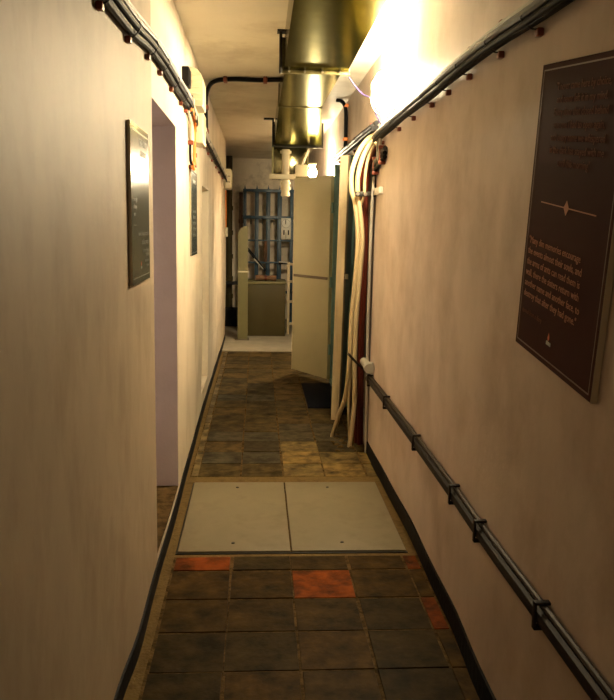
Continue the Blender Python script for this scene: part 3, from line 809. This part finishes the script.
# ------------------------------------------------------------------ doors in the right wall
def leaf(bm, a, b, th, z0, z1, bev=.003, mi=0):
    a, b = V((a[0], a[1], 0)), V((b[0], b[1], 0))
    d = (b - a).normalized(); n = V((-d.y, d.x, 0)) * th / 2
    prism(bm, [V((0, 0, z0)) + a + n, V((0, 0, z0)) + b + n, V((0, 0, z0)) + b - n, V((0, 0, z0)) + a - n], (0, 0, z1 - z0), mi)
A, B = (.700, 7.47), (.385, 8.02)
o = thing('door_1', 'wide open cream door leaf standing across the corridor at the far doorway', 'door', (.735, 7.47, 0)); o['kind'] = 'structure'
one('leaf', lambda bm: leaf(bm, A, B, .045, .055, 2.0), M['door_cream'], o)
dv = (V((B[0], B[1], 0)) - V((A[0], A[1], 0))).normalized()
nv = V((-dv.y, dv.x, 0))
if nv.y > 0:
    nv = -nv
def off(p, k, s):
    return (p[0] + nv.x * k + dv.x * s, p[1] + nv.y * k + dv.y * s)
one('batten', lambda bm: leaf(bm, off(A, .024, .02), off(B, .024, -.01), .008, 1.018, 1.044), M['batten'], o)
one('bead', lambda bm: leaf(bm, off(B, 0, -.008), off(B, 0, .006), .052, .053, 2.002), M['cream_box'], o)
for z in (.35, 1.0, 1.7):
    one('hinge', lambda bm: tube(bm, [(.700, 7.432, z - .05), (.700, 7.432, z + .05)], .012, seg=12, sm=0), M['door_teal'], o)
o = thing('door_2', 'open teal door leaf seen edge-on with cream timber edge beside the conduits', 'door', (.74, 6.5, 0)); o['kind'] = 'structure'
bm = bmesh.new()
A2, B2 = (.752, 6.49), (.668, 6.07)
def tilted_leaf(bm, a, b, th, z0, z1, lean):
    n0 = len(bm.verts)
    leaf(bm, a, b, th, z0, z1)
    bm.verts.ensure_lookup_table()
    for v in list(bm.verts)[n0:]:
        v.co.x += lean * (v.co.z - 1.0)
tilted_leaf(bm, A2, B2, .034, .012, 2.06, .0137)
fin('leaf', bm, M['door_teal'], o)
bm = bmesh.new()
tilted_leaf(bm, (.655, 6.075), (.632, 6.0), .062, .006, 2.052, .0137)
fin('timber_edge', bm, M['plank'], o)
one('latch', lambda bm: (box(bm, (.672, 6.015, 1.12), (.700, 6.045, 1.16), bev=.003)), M['cream_box'], o)
o = thing('trim_2', 'teal steel door frame in the opening on the right wall', 'door frame', (.77, 7, 0)); o['kind'] = 'structure'
one('post', lambda bm: box(bm, (.712, 7.44, 0), (.80, 7.50, 2.10), bev=.004), M['door_teal'], o)
one('post', lambda bm: box(bm, (.745, 6.50, 0), (.80, 6.57, 2.10), bev=.004), M['door_teal'], o)
one('head', lambda bm: box(bm, (.75, 6.55, 2.055), (.80, 7.5, 2.10), bev=.004), M['door_teal'], o)
one('sill', lambda bm: box(bm, (.72, 6.57, 0), (.80, 7.475, .07), bev=.004), M['door_teal'], o)
o = thing('dark_floor_patch', 'thin dark blue patch on the floor before the open door', 'mat', (.58, 6.95, 0))
one('mat', lambda bm: box(bm, (.435, 6.42, 0.0), (.715, 7.46, .013), bev=.004), M['patch_blue'], o)  # thin near-black blue patch lying flat before the opening
bm = bmesh.new()
for _ in range(34):
    x = random.uniform(.53, .74); y = random.gauss(5.38, .10)
    r = random.uniform(.004, .020)
    g = bmesh.ops.create_icosphere(bm, subdivisions=2, radius=r, matrix=Matrix.Translation((x, y, .0)) @ Matrix.Diagonal((1.2, 1.2, .5, 1)))
    for v in g['verts']:
        v.co += V((noise.noise(v.co * 60), noise.noise(v.co * 60 + V((9, 0, 0))), noise.noise(v.co * 60 + V((0, 9, 0))))) * r * .35
tag(fin('mortar_rubble', bm, M['grout']), 'grey mortar crumbs on the floor around the cream conduit ends', 'rubble', kind='stuff')

# ------------------------------------------------------------------ the far end
ZS = .012
t = thing('steel_post', 'olive steel post with rounded top at the left corridor end', 'post', (-.195, 10.4, ZS))
def post(bm):
    xa, xb, zt = -.262, -.130, 1.52
    poly = [(xa, ZS), (xb, ZS), (xb, zt)]
    for k in range(9):
        a = PI / 2 * k / 8
        poly.append((xb - .03 - math.sin(a) * (.102), zt - .13 + math.cos(a) * .13) if k else (xb - .03, zt))
    prism(bm, [(x, 10.40, z) for x, z in poly], (0, .10, 0))
one('body', post, M['olive'], t)
one('foot', lambda bm: box(bm, (-.30, 10.37, ZS), (-.11, 10.53, ZS + .012), bev=.003), M['batten'], t)
one('band', lambda bm: box(bm, (-.268, 10.39, .915), (-.120, 10.51, .935), bev=.003), M['cream_box'], t)
t = thing('metal_cabinet', 'olive grey sheet metal cabinet at the corridor end', 'cabinet', (.12, 11.0, ZS))
one('body', lambda bm: box(bm, (-.141, 10.80, ZS), (.389, 11.35, .735), bev=.006), M['olive_grey'], t)
one('top', lambda bm: box(bm, (-.155, 10.785, .735), (.40, 11.37, .772), bev=.006), M['olive'], t)
one('plinth', lambda bm: box(bm, (-.12, 10.82, .0), (.37, 11.3, ZS + .01)), M['black_plastic'], t)
t = thing('cloth_roll', 'rolled brown cloth lying on the olive cabinet', 'cloth', (.12, 10.95, .772))
one('roll', lambda bm: tube(bm, [(-.030, 10.93, .813), (.06, 10.93, .815), (.17, 10.935, .813), (.262, 10.93, .812)], lambda s: .036 + .004 * math.sin(s * 9), seg=16, sm=5, flat=1.3), M['brown'], t)
one('tie', lambda bm: tube(bm, [(.10, 10.93, .8145), (.125, 10.93, .8145)], .0415, seg=16, sm=0, flat=1.28), M['cable_red'], t)
t = thing('wooden_ladder', 'pale wooden step frame leaning behind the cream door', 'ladder', (.5, 11.1, ZS))
for x in (.418, .70):
    one('stile', lambda bm: obox(bm, (x + .018, 11.0, ZS), (x + .022, 11.12, 1.03), .036, .03, side=(1, 0, 0), bev=.004), M['wood'], t)
for z in (.161, .474, .757, 1.0):
    yy = 11.0 + .12 * z
    one('rung', lambda bm: box(bm, (.43, yy - .02, z - .016), (.69, yy + .03, z + .016), bev=.004), M['wood'], t)

t = thing('pipe_rack', 'tall blue steel rack standing before the end wall', 'rack', (.15, 12.4, ZS))
for x, w in ((-.206, .05), (-.02, .062), (.158, .066), (.335, .07), (.525, .055)):
    def pst(bm, x=x, w=w):
        box(bm, (x - w / 2, 12.38, ZS), (x + w / 2, 12.43, 2.10), bev=.004)
        prism(bm, [(x - .014, 12.39, 2.10), (x + .014, 12.39, 2.10), (x, 12.39, 2.165)], (0, .02, 0))
    one('post', pst, M['rack_blue'], t)
for z, h in ((2.075, .045), (1.665, .05), (1.31, .025), (.965, .03), (.50, .04)):
    one('rail', lambda bm: box(bm, (-.235, 12.36, z - h / 2), (.56, 12.385, z + h / 2), bev=.003), M['rack_blue'], t)
for x in (-.11, .07, .25, .43):
    one('hook', lambda bm: tube(bm, [(x, 12.36, 1.66), (x, 12.33, 1.63), (x, 12.32, 1.58), (x, 12.34, 1.56)], .008), M['strap'], t)
t = thing('dial_panel', 'white panel with round dial hanging on the blue rack', 'panel', (.435, 12.34, 1.34))
one('plate', lambda bm: box(bm, (.360, 12.335, 1.335), (.512, 12.357, 1.66), bev=.004), M['white'], t)
dl = one('dial', lambda bm: tube(bm, [(.436, 12.338, 1.575), (.436, 12.322, 1.575)], .062, seg=28, sm=0), M['white'], t)
one('dial_rim', lambda bm: tube(bm, [(.436, 12.337, 1.575), (.436, 12.327, 1.575)], .070, seg=28, sm=0), M['grey_pipe'], dl)
for x in (.405, .475):
    one('slot', lambda bm: box(bm, (x - .010, 12.328, 1.40), (x + .010, 12.338, 1.475), bev=.003), M['black_plastic'], t)
one('slot', lambda bm: box(bm, (.433, 12.330, 1.345), (.439, 12.337, 1.44)), M['black_plastic'], t)
t = thing('black_lever', 'black diagonal lever with pale handle on the blue rack', 'lever', (0, 12.32, 1.2))
one('bar', lambda bm: obox(bm, (-.17, 12.33, 1.19), (.125, 12.30, .83), .045, .03, bev=.005), M['black_plastic'], t)
one('handle', lambda bm: obox(bm, (-.06, 12.28, 1.03), (.09, 12.27, .86), .016, .016, bev=.003), M['white'], t)
t = thing('wall_bracket', 'black bracket with white edge on the blue rack under the dial panel', 'bracket', (.41, 12.32, .95))
one('body', lambda bm: box(bm, (.33, 12.28, .945), (.495, 12.355, .985), bev=.004), M['black_plastic'], t)
one('edge', lambda bm: obox(bm, (.33, 12.272, .985), (.495, 12.272, .968), .018, .012, bev=.003), M['white'], t)
t = thing('brown_board', 'narrow brown board leaning on the middle of the blue rack', 'board', (.12, 12.34, 1.0))
one('board', lambda bm: box(bm, (.095, 12.325, .98), (.145, 12.358, 1.30), bev=.004), M['brown'], t)
t = thing('dark_pipe', 'dark brown vertical pipe at the left edge of the blue rack', 'pipe', (-.28, 12.5, ZS))
one('pipe', lambda bm: tube(bm, [(-.27, 12.55, ZS), (-.27, 12.55, 2.05)], .030, seg=14, sm=0), M['brown'], t)
for z in (.6, 1.1, 1.6):
    one('joint', lambda bm: tube(bm, [(-.27, 12.55, z - .03), (-.27, 12.55, z + .03)], .038, seg=14, sm=0), M['brown'], t)
t = thing('olive_pipe', 'thick olive standpipe with couplings beside the end of the left wall', 'pipe', (-.45, 12.5, ZS))
one('pipe', lambda bm: tube(bm, [(-.455, 12.5, ZS), (-.455, 12.5, CEIL)], .052, seg=18, sm=0), M['olive_grey'], t)
for z in (.42, .70, 1.05, 1.42, 1.8):
    one('coupling', lambda bm: tube(bm, [(-.455, 12.5, z - .035), (-.455, 12.5, z + .035)], .066, seg=18, sm=0), M['olive_grey'], t)
t = thing('black_shelf', 'black wall shelf bar behind the olive post', 'shelf', (-.42, 12.3, .63))
one('board', lambda bm: box(bm, (-.75, 12.25, .615), (-.26, 12.42, .66), bev=.004), M['black_plastic'], t)
for x in (-.70, -.30):
    one('leg', lambda bm: box(bm, (x - .015, 12.33, ZS), (x + .015, 12.36, .62)), M['black_plastic'], t)
t = thing('black_crate', 'black crate on the floor behind the olive post', 'crate', (-.45, 12.0, ZS))
def crate(bm):
    box(bm, (-.66, 11.85, ZS), (-.24, 11.88, .26), bev=.004); box(bm, (-.66, 12.12, ZS), (-.24, 12.15, .26), bev=.004)
    box(bm, (-.66, 11.85, ZS), (-.63, 12.15, .26), bev=.004); box(bm, (-.27, 11.85, ZS), (-.24, 12.15, .26), bev=.004)
    box(bm, (-.66, 11.85, ZS), (-.24, 12.15, .04))
one('body', crate, M['black_plastic'], t)
one('rim', lambda bm: (box(bm, (-.67, 11.84, .25), (-.23, 11.86, .275), bev=.003), box(bm, (-.67, 12.14, .25), (-.23, 12.16, .275), bev=.003)), M['black_plastic'], t)

# ------------------------------------------------------------------ world, camera, view
w = bpy.data.worlds.new('world')
scene.world = w
w.use_nodes = True
w.node_tree.nodes['Background'].inputs[0].default_value = (.9, .7, .45, 1)
w.node_tree.nodes['Background'].inputs[1].default_value = 0.0

cam = bpy.data.cameras.new('camera')
co = bpy.data.objects.new('camera', cam)
COL.objects.link(co)
Rm = Matrix(((0.9979219,-0.0079834,0.0639386),(-0.0619467,0.1542347,0.9860904),(0.0177339,0.9880020,-0.1534196)))
right = V((Rm[0][0], Rm[1][0], Rm[2][0])); up = V((Rm[0][1], Rm[1][1], Rm[2][1])); fwd = V((Rm[0][2], Rm[1][2], Rm[2][2]))
m = Matrix((right, up, -fwd)).transposed().to_4x4()
m.translation = (0, 0, 1.5)
co.matrix_world = m
cam.sensor_fit = 'VERTICAL'
cam.sensor_height = 24
cam.lens = 24 * 780 / 700
cam.clip_start = .02
scene.camera = co
scene.view_settings.view_transform = 'Standard'
scene.view_settings.look = 'None'
scene.view_settings.gamma = 1
scene.view_settings.exposure = 3.4
scene.cycles.use_denoising = True
scene.cycles.max_bounces = 10
scene.cycles.diffuse_bounces = 6
